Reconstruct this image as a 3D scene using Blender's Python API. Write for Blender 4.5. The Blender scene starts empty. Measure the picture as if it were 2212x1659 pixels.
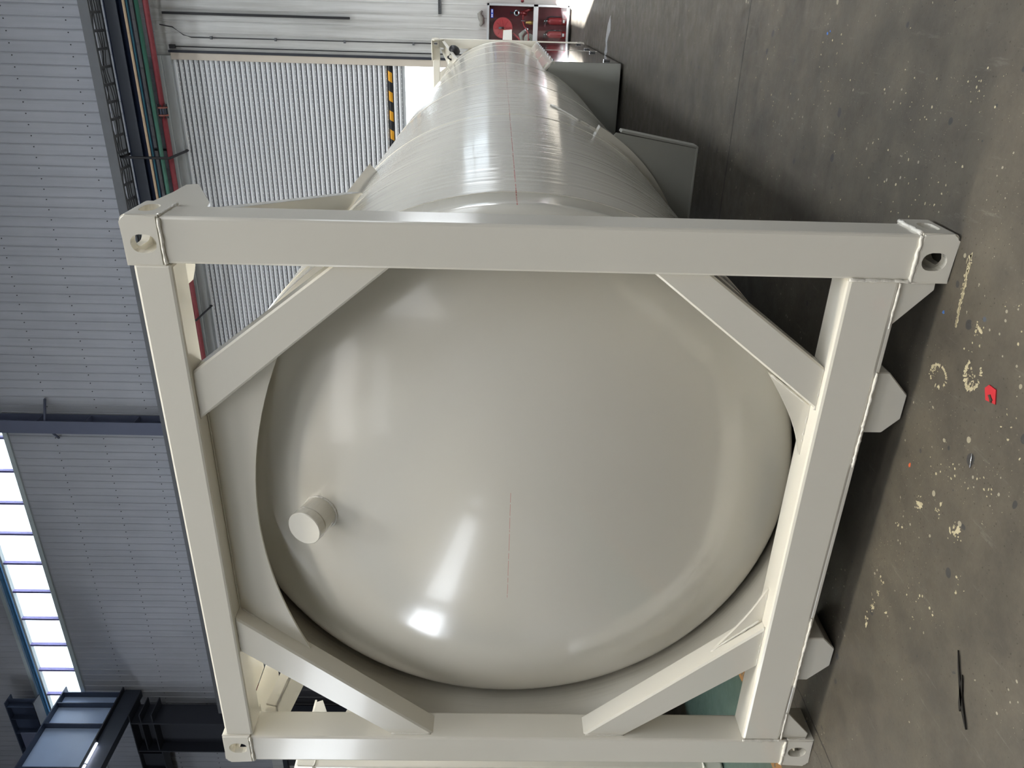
import bpy, bmesh, math, random
from mathutils import Vector, Matrix
random.seed(7)
S = bpy.context.scene
COL = S.collection
PI = math.pi

# ------------------------------------------------------------------ camera
CAM_POS = (1.8313, -2.3345, 1.4470)
YAW, PITCH, ROLL, FPX = 0.4608, 0.0249, -0.0190, 1671.23
def cam_axes():
    cy, sy = math.cos(YAW), math.sin(YAW)
    f = Vector((-sy, cy, 0)); r = Vector((cy, sy, 0)); d = Vector((0, 0, -1))
    cp, sp = math.cos(PITCH), math.sin(PITCH)
    f2 = cp*f + sp*d; d2 = -sp*f + cp*d
    cr, sr = math.cos(ROLL), math.sin(ROLL)
    return cr*r + sr*d2, -sr*r + cr*d2, f2
_r, _d, _f = cam_axes()
cam = bpy.data.cameras.new('camera'); cam.sensor_fit = 'HORIZONTAL'; cam.sensor_width = 36
cam.lens = FPX/2212*36; cam.clip_end = 300; cam.clip_start = 0.05
camo = bpy.data.objects.new('camera', cam); COL.objects.link(camo)
# the phone was held on its side: the picture's x axis points to the ground
m = Matrix((_d, _r, -_f)).transposed().to_4x4(); m.translation = CAM_POS
camo.matrix_world = m
S.camera = camo

# ------------------------------------------------------------------ light
S.view_settings.view_transform = 'Standard'; S.view_settings.look = 'None'
S.view_settings.exposure = 0.15; S.view_settings.gamma = 1.0
S.view_settings.use_curve_mapping = False
S.cycles.max_bounces = 4; S.cycles.diffuse_bounces = 3; S.cycles.glossy_bounces = 2; S.cycles.transmission_bounces = 2; S.cycles.transparent_max_bounces = 6
S.cycles.caustics_reflective = False; S.cycles.caustics_refractive = False; S.cycles.use_adaptive_sampling = True; S.cycles.adaptive_threshold = 0.1; S.cycles.adaptive_min_samples = 16
w = bpy.data.worlds.new('sky'); S.world = w; w.use_nodes = True
bg = w.node_tree.nodes['Background']; bg.inputs[0].default_value = (0.86, 0.93, 1.0, 1); bg.inputs[1].default_value = 3.2
def area(name, loc, rot, sx, sy, power, col=(1, 1, 1), portal=False, spread=PI):
    l = bpy.data.lights.new(name, 'AREA'); l.shape = 'RECTANGLE'; l.size = sx; l.size_y = sy
    l.energy = power; l.color = col; l.spread = spread
    if portal: l.cycles.is_portal = True
    o = bpy.data.objects.new(name, l); COL.objects.link(o); o.location = loc; o.rotation_euler = rot
    return o
# first strip is the roof skylight, the others are added fill (see the ceiling below): x, y, size x, size y, radiance
COOL = (0.90, 0.95, 1.0); AGED = (1.0, 0.90, 0.70)
STRIPS = [(-6.5, -.7, 14, 2.4, 11.2, AGED), (-1, -9.5, 11, 4, 2.4, (1, .94, .86)), (-1, -18.5, 11, 4, 2.4, (1, .94, .86)), (-1, -26.5, 11, 4, 2.4, (1, .94, .86)),
          (3.3, 1.0, 2.4, 12, 10.0, COOL), (-10.5, 5.5, 22, 2.0, 4.6, COOL)]
for (x, y, sx, sy, rad, col) in STRIPS: area('skylight_and_fill', (x, y, 17.6), (0, 0, 0), sx, sy, rad*PI*sx*sy, col, spread=2.1)
# daylight through the clerestory windows of the left wall: y from, y to, radiance
CLERE = [(-13.6, -4.4, 9), (-47.0, -16.8, 5), (-59.5, -54.5, 5)]
for (y0, y1, rad) in CLERE: area('clerestory_daylight', (-29.8, (y0+y1)/2, 9.2), (0, -PI/2, 0), 3.4, y1-y0, rad*PI*3.4*(y1-y0), (0.88, 0.93, 1.0))
# ribbon windows of the right wall (window_3, window_4): y from, y to, mid height, height, radiance
SIDE_FILL = [(-12.0, .1, 7.0, 4.0, 2.5, (.96, .98, 1)), (7.6, 14.0, 2.6, 1.4, 5.5, (0.92, 0.96, 1.0))]
for (y0, y1, zc, hh, rad, col) in SIDE_FILL: area('side_fill_light', (4.97, (y0+y1)/2, zc), (0, PI/2, 0), hh, y1-y0, rad*PI*hh*(y1-y0), col)
area('gate_daylight', (-3.1, 15.0, 1.72), (PI/2, 0, 0), 7.2, 3.4, 10, portal=True)
area('window_daylight', (-9.0, 15.0, 14.45), (PI/2, 0, 0), 30, 1.1, 10, portal=True)
# low sun, comes in through the window of the right wall
sun = bpy.data.lights.new('sun', 'SUN'); sun.energy = 260; sun.angle = 0.009; sun.color = (0.96, 0.98, 1)
suno = bpy.data.objects.new('sun', sun); COL.objects.link(suno)
SUN_DIR = Vector((-0.300*0.97, 0.954*0.97, -0.243))
suno.rotation_euler = SUN_DIR.to_track_quat('-Z', 'Y').to_euler()
suno.location = (20, -30, 12)

# ------------------------------------------------------------------ materials
def srgb(r, g, b):
    f = lambda c: (c/255/12.92) if c/255 <= .04045 else ((c/255+.055)/1.055)**2.4
    return (f(r), f(g), f(b), 1)
MATS = {}
class NT:
    def __init__(s, name):
        s.m = bpy.data.materials.new(name); s.m.use_nodes = True; s.t = s.m.node_tree; s.n = s.t.nodes
        s.b = s.n['Principled BSDF']; MATS[name] = s.m
    def new(s, t, **kw):
        n = s.n.new(t)
        for k, v in kw.items():
            if k.startswith('i_'):
                key = k[2:]; key = int(key) if key.isdigit() else key
                n.inputs[key].default_value = v
            else: setattr(n, k, v)
        return n
    def link(s, a, b): s.t.links.new(a, b)
    def coord(s, scale=(1, 1, 1), rot=(0, 0, 0), which='Object'):
        c = s.new('ShaderNodeTexCoord'); mp = s.new('ShaderNodeMapping')
        mp.inputs['Scale'].default_value = scale; mp.inputs['Rotation'].default_value = rot
        s.link(c.outputs[which], mp.inputs[0]); return mp.outputs[0]
    def noise(s, vec, scale, detail=4, rough=.5):
        n = s.new('ShaderNodeTexNoise'); n.inputs['Scale'].default_value = scale
        n.inputs['Detail'].default_value = detail; n.inputs['Roughness'].default_value = rough
        s.link(vec, n.inputs['Vector']); return n.outputs['Fac']
    def ramp(s, fac, stops):
        r = s.new('ShaderNodeValToRGB'); e = r.color_ramp.elements
        while len(e) < len(stops): e.new(.5)
        for i, (p, c) in enumerate(stops):
            e[i].position = p; e[i].color = c if len(c) == 4 else (*c, 1)
        s.link(fac, r.inputs[0]); return r.outputs[0]
    def mix(s, fac, a, b, blend='MIX'):
        n = s.new('ShaderNodeMix', data_type='RGBA', blend_type=blend)
        for i, v in ((0, fac), (6, a), (7, b)):
            if hasattr(v, 'is_output'): s.link(v, n.inputs[i])
            else: n.inputs[i].default_value = v
        return n.outputs[2]
    def math(s, op, a, b=0.0, c=None):
        n = s.new('ShaderNodeMath', operation=op)
        for i, v in enumerate((a, b, c)):
            if v is None: continue
            if hasattr(v, 'is_output'): s.link(v, n.inputs[i])
            else: n.inputs[i].default_value = v
        return n.outputs[0]
    def bump(s, h, strength=.2, dist=.01):
        n = s.new('ShaderNodeBump'); n.inputs['Strength'].default_value = strength; n.inputs['Distance'].default_value = dist
        s.link(h, n.inputs['Height']); return n.outputs[0]
    def set(s, **kw):
        for k, v in kw.items():
            k = {'color': 'Base Color', 'rough': 'Roughness', 'metal': 'Metallic', 'normal': 'Normal', 'spec': 'Specular IOR Level',
                 'coat': 'Coat Weight', 'coat_rough': 'Coat Roughness', 'emit': 'Emission Color', 'emit_s': 'Emission Strength', 'alpha': 'Alpha', 'trans': 'Transmission Weight'}[k]
            if hasattr(v, 'is_output'): s.link(v, s.b.inputs[k])
            else: s.b.inputs[k].default_value = v
        return s

PAINT = srgb(229, 225, 214)
def paint_base(name, rough=.16, stretch=None, redline=None, rw=.0018, ro=.7):
    t = NT(name); v = t.coord()
    peel = t.noise(v, 420, 2, .5)
    h = t.math('MULTIPLY', peel, .30)
    nrm_d = .0008
    if stretch == 'shell':
        # plate rolling ripples that run round the shell
        v2 = t.coord((.25, 9, .25)); rip = t.noise(v2, 1.3, 3, .6)
        v3 = t.coord((.6, 1.1, .6)); big = t.noise(v3, 1.1, 2, .5)
        h = t.math('ADD', h, t.math('MULTIPLY', rip, 12.0)); h = t.math('ADD', h, t.math('MULTIPLY', big, 9.0))
    elif stretch == 'head':
        v3 = t.coord((1, 1, 1)); big = t.noise(v3, 1.6, 2, .5); h = t.math('ADD', h, t.math('MULTIPLY', big, 8.0))
    col = PAINT
    tone = t.noise(t.coord((1, 1, 1)), 1.7, 3, .5)
    col = t.mix(tone, (PAINT[0]*.965, PAINT[1]*.96, PAINT[2]*.94, 1), PAINT)
    if redline:
        x0, x1, y0, y1, z0 = redline
        c = t.new('ShaderNodeTexCoord'); sp = t.new('ShaderNodeSeparateXYZ'); t.link(c.outputs['Object'], sp.inputs[0])
        a = t.math('COMPARE', sp.outputs[2], z0, rw)
        bx_ = t.math('MULTIPLY', t.math('GREATER_THAN', sp.outputs[0], x0), t.math('LESS_THAN', sp.outputs[0], x1))
        by_ = t.math('MULTIPLY', t.math('GREATER_THAN', sp.outputs[1], y0), t.math('LESS_THAN', sp.outputs[1], y1))
        k = t.math('MULTIPLY', t.math('MULTIPLY', bx_, by_), a)
        gap = t.math('GREATER_THAN', t.noise(t.coord((60, 26, 1)), 1.0, 2), .40)
        k = t.math('MULTIPLY', t.math('MULTIPLY', k, gap), ro)
        col = t.mix(k, col, srgb(205, 60, 50))
    t.set(color=col, rough=rough, normal=t.bump(h, .55, nrm_d), spec=.5, coat=.25, coat_rough=.06)
    return t.m
paint_base('frame_paint', .13)
paint_base('shell_paint', .12, 'shell', (0, 3, .3, 12, 1.375))
paint_base('head_paint', .15, 'head', (-.31, .2, -1, 1, 1.373), .0009, .55)

def weld_mat():
    t = NT('weld_paint'); v = t.coord(); n = t.noise(v, 90, 4, .6)
    t.set(color=srgb(228, 224, 214), rough=.22, normal=t.bump(n, .8, .006), coat=.2); return t.m
weld_mat()
def plain(name, col, rough=.5, metal=0, noise=0, nscale=6, bump=0, spec=.5):
    t = NT(name); c = col
    if noise:
        n = t.noise(t.coord(), nscale, 5, .6)
        c = t.mix(n, tuple(x*(1-noise) for x in col[:3])+(1,), tuple(min(1, x*(1+noise*.6)) for x in col[:3])+(1,))
    t.set(color=c, rough=rough, metal=metal, spec=spec)
    if bump: t.set(normal=t.bump(t.noise(t.coord(), nscale*8, 3), bump, .004))
    return t.m
plain('steel_navy', srgb(62, 72, 92), .3, .1, .25, 2, .05)
plain('girder_web_lit', srgb(186, 206, 238), .3, 0, .12, 1.5, .05)  # web of the navy girder, lightened to carry reflected window light
plain('steel_dark', srgb(42, 45, 54), .5, 0, .2, 2)
plain('column_grey', srgb(92, 98, 120), .5, 0, .12, 2)
plain('bracket_black', srgb(40, 40, 44), .55, 0, .2)
plain('tray_zinc', srgb(98, 100, 103), .5, .2, .15)
plain('cable_black', srgb(32, 32, 35), .5)
plain('pipe_red', srgb(138, 58, 64), .55, 0, .3, 14)
plain('pipe_green', srgb(60, 112, 95), .45, 0, .22, 10)
plain('pipe_teal', srgb(24, 92, 112), .45, 0, .2, 10)
plain('pipe_tan', srgb(196, 172, 142), .6, 0, .25, 12)
plain('pipe_grey', srgb(82, 82, 84), .5, 0, .2)
plain('coupling_rust', srgb(140, 84, 72), .6, 0, .3, 20)
plain('rust_brown', srgb(84, 62, 58), .7, 0, .4, 8)
plain('guide_beige', srgb(206, 196, 182), .5, 0, .1, 3)
plain('hood_grey', srgb(182, 186, 188), .5, 0, .1, 2)
plain('window_frame', srgb(190, 200, 202), .4)
plain('mullion', srgb(120, 115, 170), .4)
plain('flash_blue', srgb(150, 190, 225), .4)
plain('stainless', (.34, .345, .35, 1), .07, 1.0, .06, 3)
plain('aluminium', srgb(205, 208, 212), .32, .5, .08)
plain('chrome', srgb(190, 192, 195), .2, .9)
plain('fire_red', srgb(150, 32, 38), .32, 0, .12, 8)
plain('reel_red', srgb(196, 62, 66), .42, 0, .1, 10)
plain('cabinet_red', srgb(118, 40, 46), .6, 0, .2, 6)
plain('hose_canvas', srgb(178, 172, 160), .8, 0, .2, 20)
plain('brass', srgb(210, 168, 92), .35, .6)
plain('rubber_black', srgb(28, 28, 30), .5)
plain('paper_white', srgb(236, 236, 232), .7)
plain('label_blue', srgb(30, 70, 176), .5)
plain('scrap_red', srgb(178, 34, 44), .5, 0, .2, 30)
plain('scrap_dark', srgb(62, 54, 44), .8, 0, .3, 40)
plain('plastic_black', srgb(20, 18, 18), .25)
plain('rag_grey', srgb(150, 148, 142), .9, 0, .3, 20)
plain('wall_core', srgb(150, 152, 154), .7)
plain('roof_sheet', srgb(84, 87, 92), .7, 0, .1, 1)
plain('side_wall', srgb(104, 105, 106), .7, 0, .1, 1)
plain('paint_dry', srgb(172, 162, 134), .65, 0, .25, 60)
plain('paint_blue', srgb(54, 96, 160), .6)
plain('paint_orange', srgb(190, 84, 40), .6)
plain('asphalt', srgb(190, 190, 188), .9, 0, .1, 2)
plain('grey_plate', srgb(176, 176, 168), .4, 0, .05, 3)
plain('joint_dark', srgb(52, 54, 58), .7)
plain('beam_slate', srgb(52, 58, 70), .45, 0, .25, 2)
plain('beam_blue', srgb(34, 48, 78), .5, 0, .4, 5)
plain('shade_dark', srgb(58, 58, 62), .5, 0, .2, 3)
plain('screw_dark', srgb(60, 60, 64), .5)

def emission(name, col, s):
    t = NT(name); t.set(color=col, emit=col, emit_s=s); return t.m
emission('tube_light', (.82, .86, 1, 1), 9)
emission('skylight_fill_sheet', (.9, .95, 1, 1), 1.6)
emission('lamp_face', (1, .9, .72, 1), 6)

def glass(name, tint=(.92, .95, .97, 1)):
    t = NT(name); tr = t.new('ShaderNodeBsdfTransparent'); tr.inputs[0].default_value = tint
    gl = t.new('ShaderNodeBsdfGlossy'); gl.inputs['Roughness'].default_value = .03
    mx = t.new('ShaderNodeMixShader'); mx.inputs[0].default_value = .05
    t.link(tr.outputs[0], mx.inputs[1]); t.link(gl.outputs[0], mx.inputs[2])
    t.link(mx.outputs[0], t.n['Material Output'].inputs[0]); return t.m
glass('pane_glass'); glass('pane_blue', (.15, .23, .31, 1))

def tape_mat():
    t = NT('clear_tape'); t.set(color=(.8, .82, .84, 1), rough=.2, alpha=.35); return t.m
tape_mat()

def cladding(name, ca, cb, cs, amt):
    t = NT(name); v = t.coord((.9, .9, .9), which='Generated'); v = t.coord((.9, .9, .9)); n = t.noise(v, 1.3, 5, .6)
    oi = t.new('ShaderNodeObjectInfo'); v2 = t.coord((8, 8, .35)); off = t.new('ShaderNodeVectorMath', operation='ADD'); sc_ = t.new('ShaderNodeVectorMath', operation='SCALE'); sc_.inputs['Scale'].default_value = 3.0
    t.link(oi.outputs['Location'], sc_.inputs[0]); t.link(sc_.outputs[0], off.inputs[0]); t.link(v2, off.inputs[1])
    st = t.noise(off.outputs[0], 1.0, 4, .6); off2 = t.new('ShaderNodeVectorMath', operation='ADD'); t.link(oi.outputs['Location'], off2.inputs[0]); t.link(v, off2.inputs[1]); n = t.noise(off2.outputs[0], 1.3, 5, .6)
    c = t.mix(n, ca, cb); c = t.mix(t.ramp(st, [(.40, (0, 0, 0)), (.8, (amt, amt, amt))]), c, cs)
    dent = t.noise(off2.outputs[0], 2.0, 2)
    t.set(color=c, rough=.42, metal=.1, normal=t.bump(dent, .35, .02)); return t.m
cladding('cladding', srgb(166, 169, 177), srgb(186, 188, 194), srgb(146, 147, 152), .4)
cladding('cladding_white', srgb(196, 197, 196), srgb(222, 222, 219), srgb(140, 138, 132), .75)
def slat_mat():
    t = NT('slat_metal'); c = t.new('ShaderNodeTexCoord'); sp = t.new('ShaderNodeSeparateXYZ'); t.link(c.outputs['Object'], sp.inputs[0])
    dash = t.math('GREATER_THAN', t.math('FRACT', t.math('MULTIPLY', sp.outputs[0], 11.0)), .32)
    band = t.math('COMPARE', sp.outputs[2], .024, .004)
    k = t.math('MULTIPLY', t.math('MULTIPLY', dash, band), .8)
    n = t.noise(t.coord((.6, 1, 6)), 2, 3)
    col = t.mix(n, srgb(222, 225, 229), srgb(238, 240, 243)); col = t.mix(k, col, srgb(70, 72, 82))
    t.set(color=col, rough=.36, metal=.1); return t.m
slat_mat()
def hazard():
    t = NT('hazard_stripe'); c = t.new('ShaderNodeTexCoord'); sp = t.new('ShaderNodeSeparateXYZ'); t.link(c.outputs['Object'], sp.inputs[0])
    s_ = t.math('ADD', t.math('MULTIPLY', sp.outputs[0], 1/.39), t.math('MULTIPLY', sp.outputs[2], -1.6))
    k = t.math('GREATER_THAN', t.math('FRACT', s_), .5)
    t.set(color=t.mix(k, srgb(36, 38, 44), srgb(232, 168, 42)), rough=.45); return t.m
hazard()

def floor_mat():
    t = NT('floor_concrete'); v = t.coord()
    big = t.noise(v, .9, 5, .55); mid = t.noise(v, 7, 6, .65); fine = t.noise(v, 60, 4, .7)
    c = t.mix(big, srgb(78, 74, 68), srgb(96, 90, 79)); c = t.mix(t.ramp(mid, [(.3, (0, 0, 0)), (.75, (.8, .8, .8))]), c, srgb(100, 93, 81))
    c = t.mix(t.ramp(t.noise(v, 2.6, 6, .7), [(.38, (.75, .75, .75)), (.62, (0, 0, 0))]), c, srgb(66, 62, 57)); c = t.mix(t.math('MULTIPLY', fine, .45), c, srgb(54, 52, 49))
    # scuffs dragged along the aisle
    sc = t.noise(t.coord((9, 1.1, 1), (0, 0, .25)), 3.0, 6, .75)
    c = t.mix(t.ramp(sc, [(.60, (0, 0, 0)), (.78, (.35, .35, .35))]), c, srgb(150, 146, 138))
    sc2 = t.noise(t.coord((6, 2.2, 1), (0, 0, -.5)), 5.0, 5, .7)
    c = t.mix(t.ramp(sc2, [(.62, (0, 0, 0)), (.78, (.45, .45, .45))]), c, srgb(50, 48, 46))
    # dots of dried paint, grit and dark drips
    wv = t.new('ShaderNodeTexNoise'); wv.inputs['Scale'].default_value = 14; t.link(v, wv.inputs['Vector'])
    def dots(scale, rad, colr, gate, strength=1.0, gs=2.0):
        nonlocal c
        add = t.new('ShaderNodeVectorMath', operation='MULTIPLY_ADD'); add.inputs[1].default_value = (.02, .02, .02)
        t.link(wv.outputs['Color'], add.inputs[0]); t.link(v, add.inputs[2])
        vo = t.new('ShaderNodeTexVoronoi'); vo.inputs['Scale'].default_value = scale; vo.inputs['Randomness'].default_value = 1
        t.link(add.outputs[0], vo.inputs['Vector'])
        sz = t.new('ShaderNodeSeparateColor'); t.link(vo.outputs['Color'], sz.inputs[0])
        r = t.math('MULTIPLY', t.math('POWER', sz.outputs[0], 3.0), rad)
        k = t.math('LESS_THAN', vo.outputs['Distance'], r)
        g = t.math('GREATER_THAN', t.noise(v, gs, 3), gate)
        c = t.mix(t.math('MULTIPLY', t.math('MULTIPLY', k, g), strength), c, colr)
    dots(16, .20, srgb(170, 163, 142), .53, .6, 1.6)
    dots(42, .24, srgb(176, 170, 152), .55, .55, 2.6)
    dots(11, .24, srgb(44, 46, 52), .45, .7, 1.9)
    dots(85, .26, srgb(44, 40, 34), .44, .65, 3.1)
    dots(120, .22, srgb(160, 152, 132), .53, .5, 2.2)
    dots(5.5, .12, srgb(66, 82, 104), .58, .6, 1.3)
    # painted walkway on the left, worn border line, slab joints
    sp = t.new('ShaderNodeSeparateXYZ'); t.link(v, sp.inputs[0]); X, Y = sp.outputs[0], sp.outputs[1]
    wob = t.math('MULTIPLY', t.math('SUBTRACT', t.noise(v, 5, 3), .5), .05); Xw = t.math('ADD', X, wob)
    def rng(val, a, b_): return t.math('MULTIPLY', t.math('GREATER_THAN', val, a), t.math('LESS_THAN', val, b_))
    wear = t.math('GREATER_THAN', t.noise(v, 16, 5, .7), .42)
    c = t.mix(t.math('MULTIPLY', rng(Xw, -2.75, -1.60), .8), c, srgb(62, 84, 78))
    c = t.mix(t.math('MULTIPLY', t.math('MULTIPLY', rng(Xw, -1.60, -1.49), wear), .8), c, srgb(148, 106, 58))
    w2 = t.math('MULTIPLY', t.math('SUBTRACT', t.noise(v, 9, 4, .7), .5), .03)
    j = t.math('MAXIMUM', t.math('COMPARE', t.math('ADD', Y, w2), 2.62, .007), t.math('COMPARE', t.math('ADD', X, w2), -1.0, .004))
    j = t.math('MAXIMUM', j, t.math('COMPARE', t.math('ADD', X, t.math('MULTIPLY', w2, 2)), -1.09, .002))
    c = t.mix(t.math('MULTIPLY', j, .9), c, srgb(16, 16, 16))
    rg = t.ramp(mid, [(.3, (.34, .34, .34)), (.8, (.62, .62, .62))])
    h = t.math('ADD', t.math('MULTIPLY', mid, 1.0), t.math('MULTIPLY', fine, .5))
    t.set(color=c, rough=rg, normal=t.bump(h, .18, .004), spec=.3); return t.m
floor_mat()

# ------------------------------------------------------------------ mesh helpers
def M(n): return MATS[n]
def finish(name, bm, mat, parent=None, smooth=False):
    bmesh.ops.recalc_face_normals(bm, faces=bm.faces[:])
    me = bpy.data.meshes.new(name); bm.to_mesh(me); bm.free()
    if smooth:
        for p in me.polygons: p.use_smooth = True
    return link(name, me, mat, parent)
def link(name, me, mat=None, parent=None, loc=None):
    if mat and not me.materials: me.materials.append(M(mat))
    o = bpy.data.objects.new(name, me); COL.objects.link(o)
    if parent: o.parent = parent
    if loc: o.location = loc
    return o
def tag(o, label=None, cat=None, group=None, kind=None):
    if label: o['label'] = label
    if cat: o['category'] = cat
    if group: o['group'] = group
    if kind: o['kind'] = kind
    return o
def empty(name, loc=(0, 0, 0)):
    o = bpy.data.objects.new(name, None); COL.objects.link(o); o.location = loc; o.empty_display_size = .2; return o
def bbox(bm, x0, x1, y0, y1, z0, z1, bev=0, seg=2):
    vs = [bm.verts.new((x, y, z)) for x in (x0, x1) for y in (y0, y1) for z in (z0, z1)]
    q = [(0, 1, 3, 2), (4, 6, 7, 5), (0, 4, 5, 1), (2, 3, 7, 6), (0, 2, 6, 4), (1, 5, 7, 3)]
    fs = [bm.faces.new([vs[i] for i in f]) for f in q]
    if bev:
        ed = list({e for f in fs for e in f.edges})
        bmesh.ops.bevel(bm, geom=ed, offset=bev, segments=seg, affect='EDGES', profile=.5)
def box(name, x0, x1, y0, y1, z0, z1, mat, parent=None, bev=0, seg=2):
    bm = bmesh.new(); bbox(bm, min(x0, x1), max(x0, x1), min(y0, y1), max(y0, y1), min(z0, z1), max(z0, z1), bev, seg)
    return finish(name, bm, mat, parent, False)
def bprism(bm, pts, axis, a0, a1, bev=0, seg=2):
    def mk(p, a):
        if axis == 'y': return (p[0], a, p[1])
        if axis == 'x': return (a, p[0], p[1])
        return (p[0], p[1], a)
    A = [bm.verts.new(mk(p, a0)) for p in pts]; B = [bm.verts.new(mk(p, a1)) for p in pts]
    n = len(pts); fs = [bm.faces.new(A[::-1]), bm.faces.new(B)]
    for i in range(n): fs.append(bm.faces.new([A[i], A[(i+1) % n], B[(i+1) % n], B[i]]))
    if bev:
        ed = list({e for f in fs for e in f.edges})
        bmesh.ops.bevel(bm, geom=ed, offset=bev, segments=seg, affect='EDGES', profile=.5)
def prism(name, pts, axis, a0, a1, mat, parent=None, bev=0, seg=2):
    bm = bmesh.new(); bprism(bm, pts, axis, a0, a1, bev, seg); return finish(name, bm, mat, parent)
def btube(bm, pts, r, seg=8, cap=True, jit=0, closed=False):
    pts = [Vector(p) for p in pts]; n = len(pts); rings = []
    for i, p in enumerate(pts):
        if closed: d = pts[(i+1) % n]-pts[i-1]
        else: d = pts[min(i+1, n-1)]-pts[max(i-1, 0)]
        d.normalize(); up = Vector((0, 0, 1)) if abs(d.z) < .9 else Vector((1, 0, 0))
        a = d.cross(up).normalized(); b = d.cross(a).normalized()
        rr = (r[i] if isinstance(r, (list, tuple)) else r)*(1+random.uniform(-jit, jit))
        rings.append([bm.verts.new(p+a*math.cos(2*PI*k/seg)*rr+b*math.sin(2*PI*k/seg)*rr) for k in range(seg)])
    for i in range(n if closed else n-1):
        A, B = rings[i], rings[(i+1) % n]
        for k in range(seg): bm.faces.new([A[k], A[(k+1) % seg], B[(k+1) % seg], B[k]])
    if cap and not closed: bm.faces.new(rings[0][::-1]); bm.faces.new(rings[-1])
def tube(name, pts, r, mat, parent=None, seg=8, jit=0, closed=False):
    bm = bmesh.new(); btube(bm, pts, r, seg, True, jit, closed); return finish(name, bm, mat, parent, True)
def subdiv(p, q_, step=.02):
    p, q_ = Vector(p), Vector(q_); n = max(2, int((q_-p).length/step)); return [p.lerp(q_, i/n) for i in range(n+1)]
def weld(parent, *pts, r=.006, step=.012):
    P = []
    for a, b in zip(pts[:-1], pts[1:]): P += subdiv(a, b, step)[(1 if P else 0):]
    P = [p+Vector((random.uniform(-1, 1), random.uniform(-1, 1), random.uniform(-1, 1)))*r*.22 for p in P]
    return tube('weld_bead', P, r, 'weld_paint', parent, 6, .28)
def blathe(bm, prof, axis='y', cx=0, cz=0, seg=96, a0=0, a1=2*PI, capends=False):
    full = abs(a1-a0-2*PI) < 1e-6; cols = []
    N = seg if full else seg+1
    for k in range(N):
        t = a0+(a1-a0)*k/seg; c, s = math.cos(t), math.sin(t)
        if axis == 'y': cols.append([bm.verts.new((cx+r*c, h, cz+r*s)) for r, h in prof])
        elif axis == 'z': cols.append([bm.verts.new((cx+r*c, cz+r*s, h)) for r, h in prof])
        else: cols.append([bm.verts.new((h, cx+r*c, cz+r*s)) for r, h in prof])
    for k in range(seg):
        A, B = cols[k], cols[(k+1) % N]
        for i in range(len(prof)-1):
            try: bm.faces.new([A[i], A[i+1], B[i+1], B[i]])
            except ValueError: pass
    bmesh.ops.remove_doubles(bm, verts=bm.verts[:], dist=1e-5)
def lathe(name, prof, mat, parent=None, axis='y', cx=0, cz=0, seg=64, a0=0, a1=2*PI, smooth=True):
    bm = bmesh.new(); blathe(bm, prof, axis, cx, cz, seg, a0, a1); return finish(name, bm, mat, parent, smooth)
def copy_tree(o, parent=None):
    c = o.copy(); COL.objects.link(c); c.parent = parent
    for ch in list(o.children): copy_tree(ch, c)
    return c

# ------------------------------------------------------------------ the hall: floor, walls, roof
YW = 15.0
fl = box('floor', -40, 5, -62, YW+.2, -.3, 0, 'floor_concrete'); tag(fl, 'worn grey-brown concrete floor speckled with dried paint', 'floor', kind='structure')
yard = box('floor_yard', -60, 40, YW+.2, 70, -.35, -.05, 'asphalt'); tag(yard, 'pale sunlit yard beyond the open gate', 'yard', kind='structure')

wall = empty('wall_far', (0, YW, 0)); tag(wall, 'grey ribbed metal end wall behind the tank', 'wall', kind='structure')
def wbox(x0, x1, z0, z1): return box('wall_sheet', x0, x1, .03, .2, z0, z1, 'wall_core', wall)
DX0, DX1, DZ = -6.7, .56, 8.45
WZ0, WZ1 = 13.93, 15.02
WR = (3.0, 3.85, 2.1, 3.1)            # small window right of the fire cabinet, outside the picture
wbox(-40, DX0, 0, WZ0); wbox(DX0, DX1, DZ, WZ0); wbox(DX1, WR[0], 0, WZ0); wbox(WR[1], 5.2, 0, WZ0)
wbox(WR[0], WR[1], 0, WR[2]); wbox(WR[0], WR[1], WR[3], WZ0); wbox(-40, 5.2, WZ1+.28, 18.2)
wbox(-40, -26, WZ0, WZ1+.28)
# ribbed sheets, one by one
PITCH_X = .2275
def panel_mesh(name, h, mat='cladding'):
    w_ = PITCH_X
    prof = [(0, .03), (0, 0), (.012, -.004), (.022, .004), (.034, .004), (.044, 0), (.13, .002), (w_-.012, 0), (w_-.004, -.006), (w_, -.006), (w_, .03)]
    bm = bmesh.new(); bprism(bm, prof, 'z', 0, h)
    bmesh.ops.recalc_face_normals(bm, faces=bm.faces[:])
    me = bpy.data.meshes.new(name); bm.to_mesh(me); bm.free(); me.materials.append(M(mat)); return me
pm_low = panel_mesh('wall_panel_low', DZ-.25, 'cladding_white'); pm_mid = panel_mesh('wall_panel_mid', WZ0-DZ); pm_top = panel_mesh('wall_panel_top', 18.0-WZ1-.3)
xk = 1.488
while xk < 4.7: xk += PITCH_X
while xk > -28:
    c = xk+PITCH_X/2
    over_door = DX0-.1 < c < DX1+.12
    in_win = WR[0]-.1 < c < WR[1]+.1
    link('wall_panel', pm_mid, None, wall, (xk, 0, DZ))
    if not over_door and not in_win: link('wall_panel', pm_low, None, wall, (xk, 0, .25))
    if c < -7.5: link('wall_panel', pm_top, None, wall, (xk, 0, WZ1+.3))
    xk -= PITCH_X
# rows of sheet-metal screws
bm = bmesh.new()
for z in (9.85, 10.18, 11.42, 12.64):
    if z < 10: continue
    x = 1.443
    while x > -24:
        bmesh.ops.create_uvsphere(bm, u_segments=6, v_segments=4, radius=.014, matrix=Matrix.Translation((x, -.004, z)))
        x -= PITCH_X
tag(finish('screws', bm, 'screw_dark', wall), kind='stuff')

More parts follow.
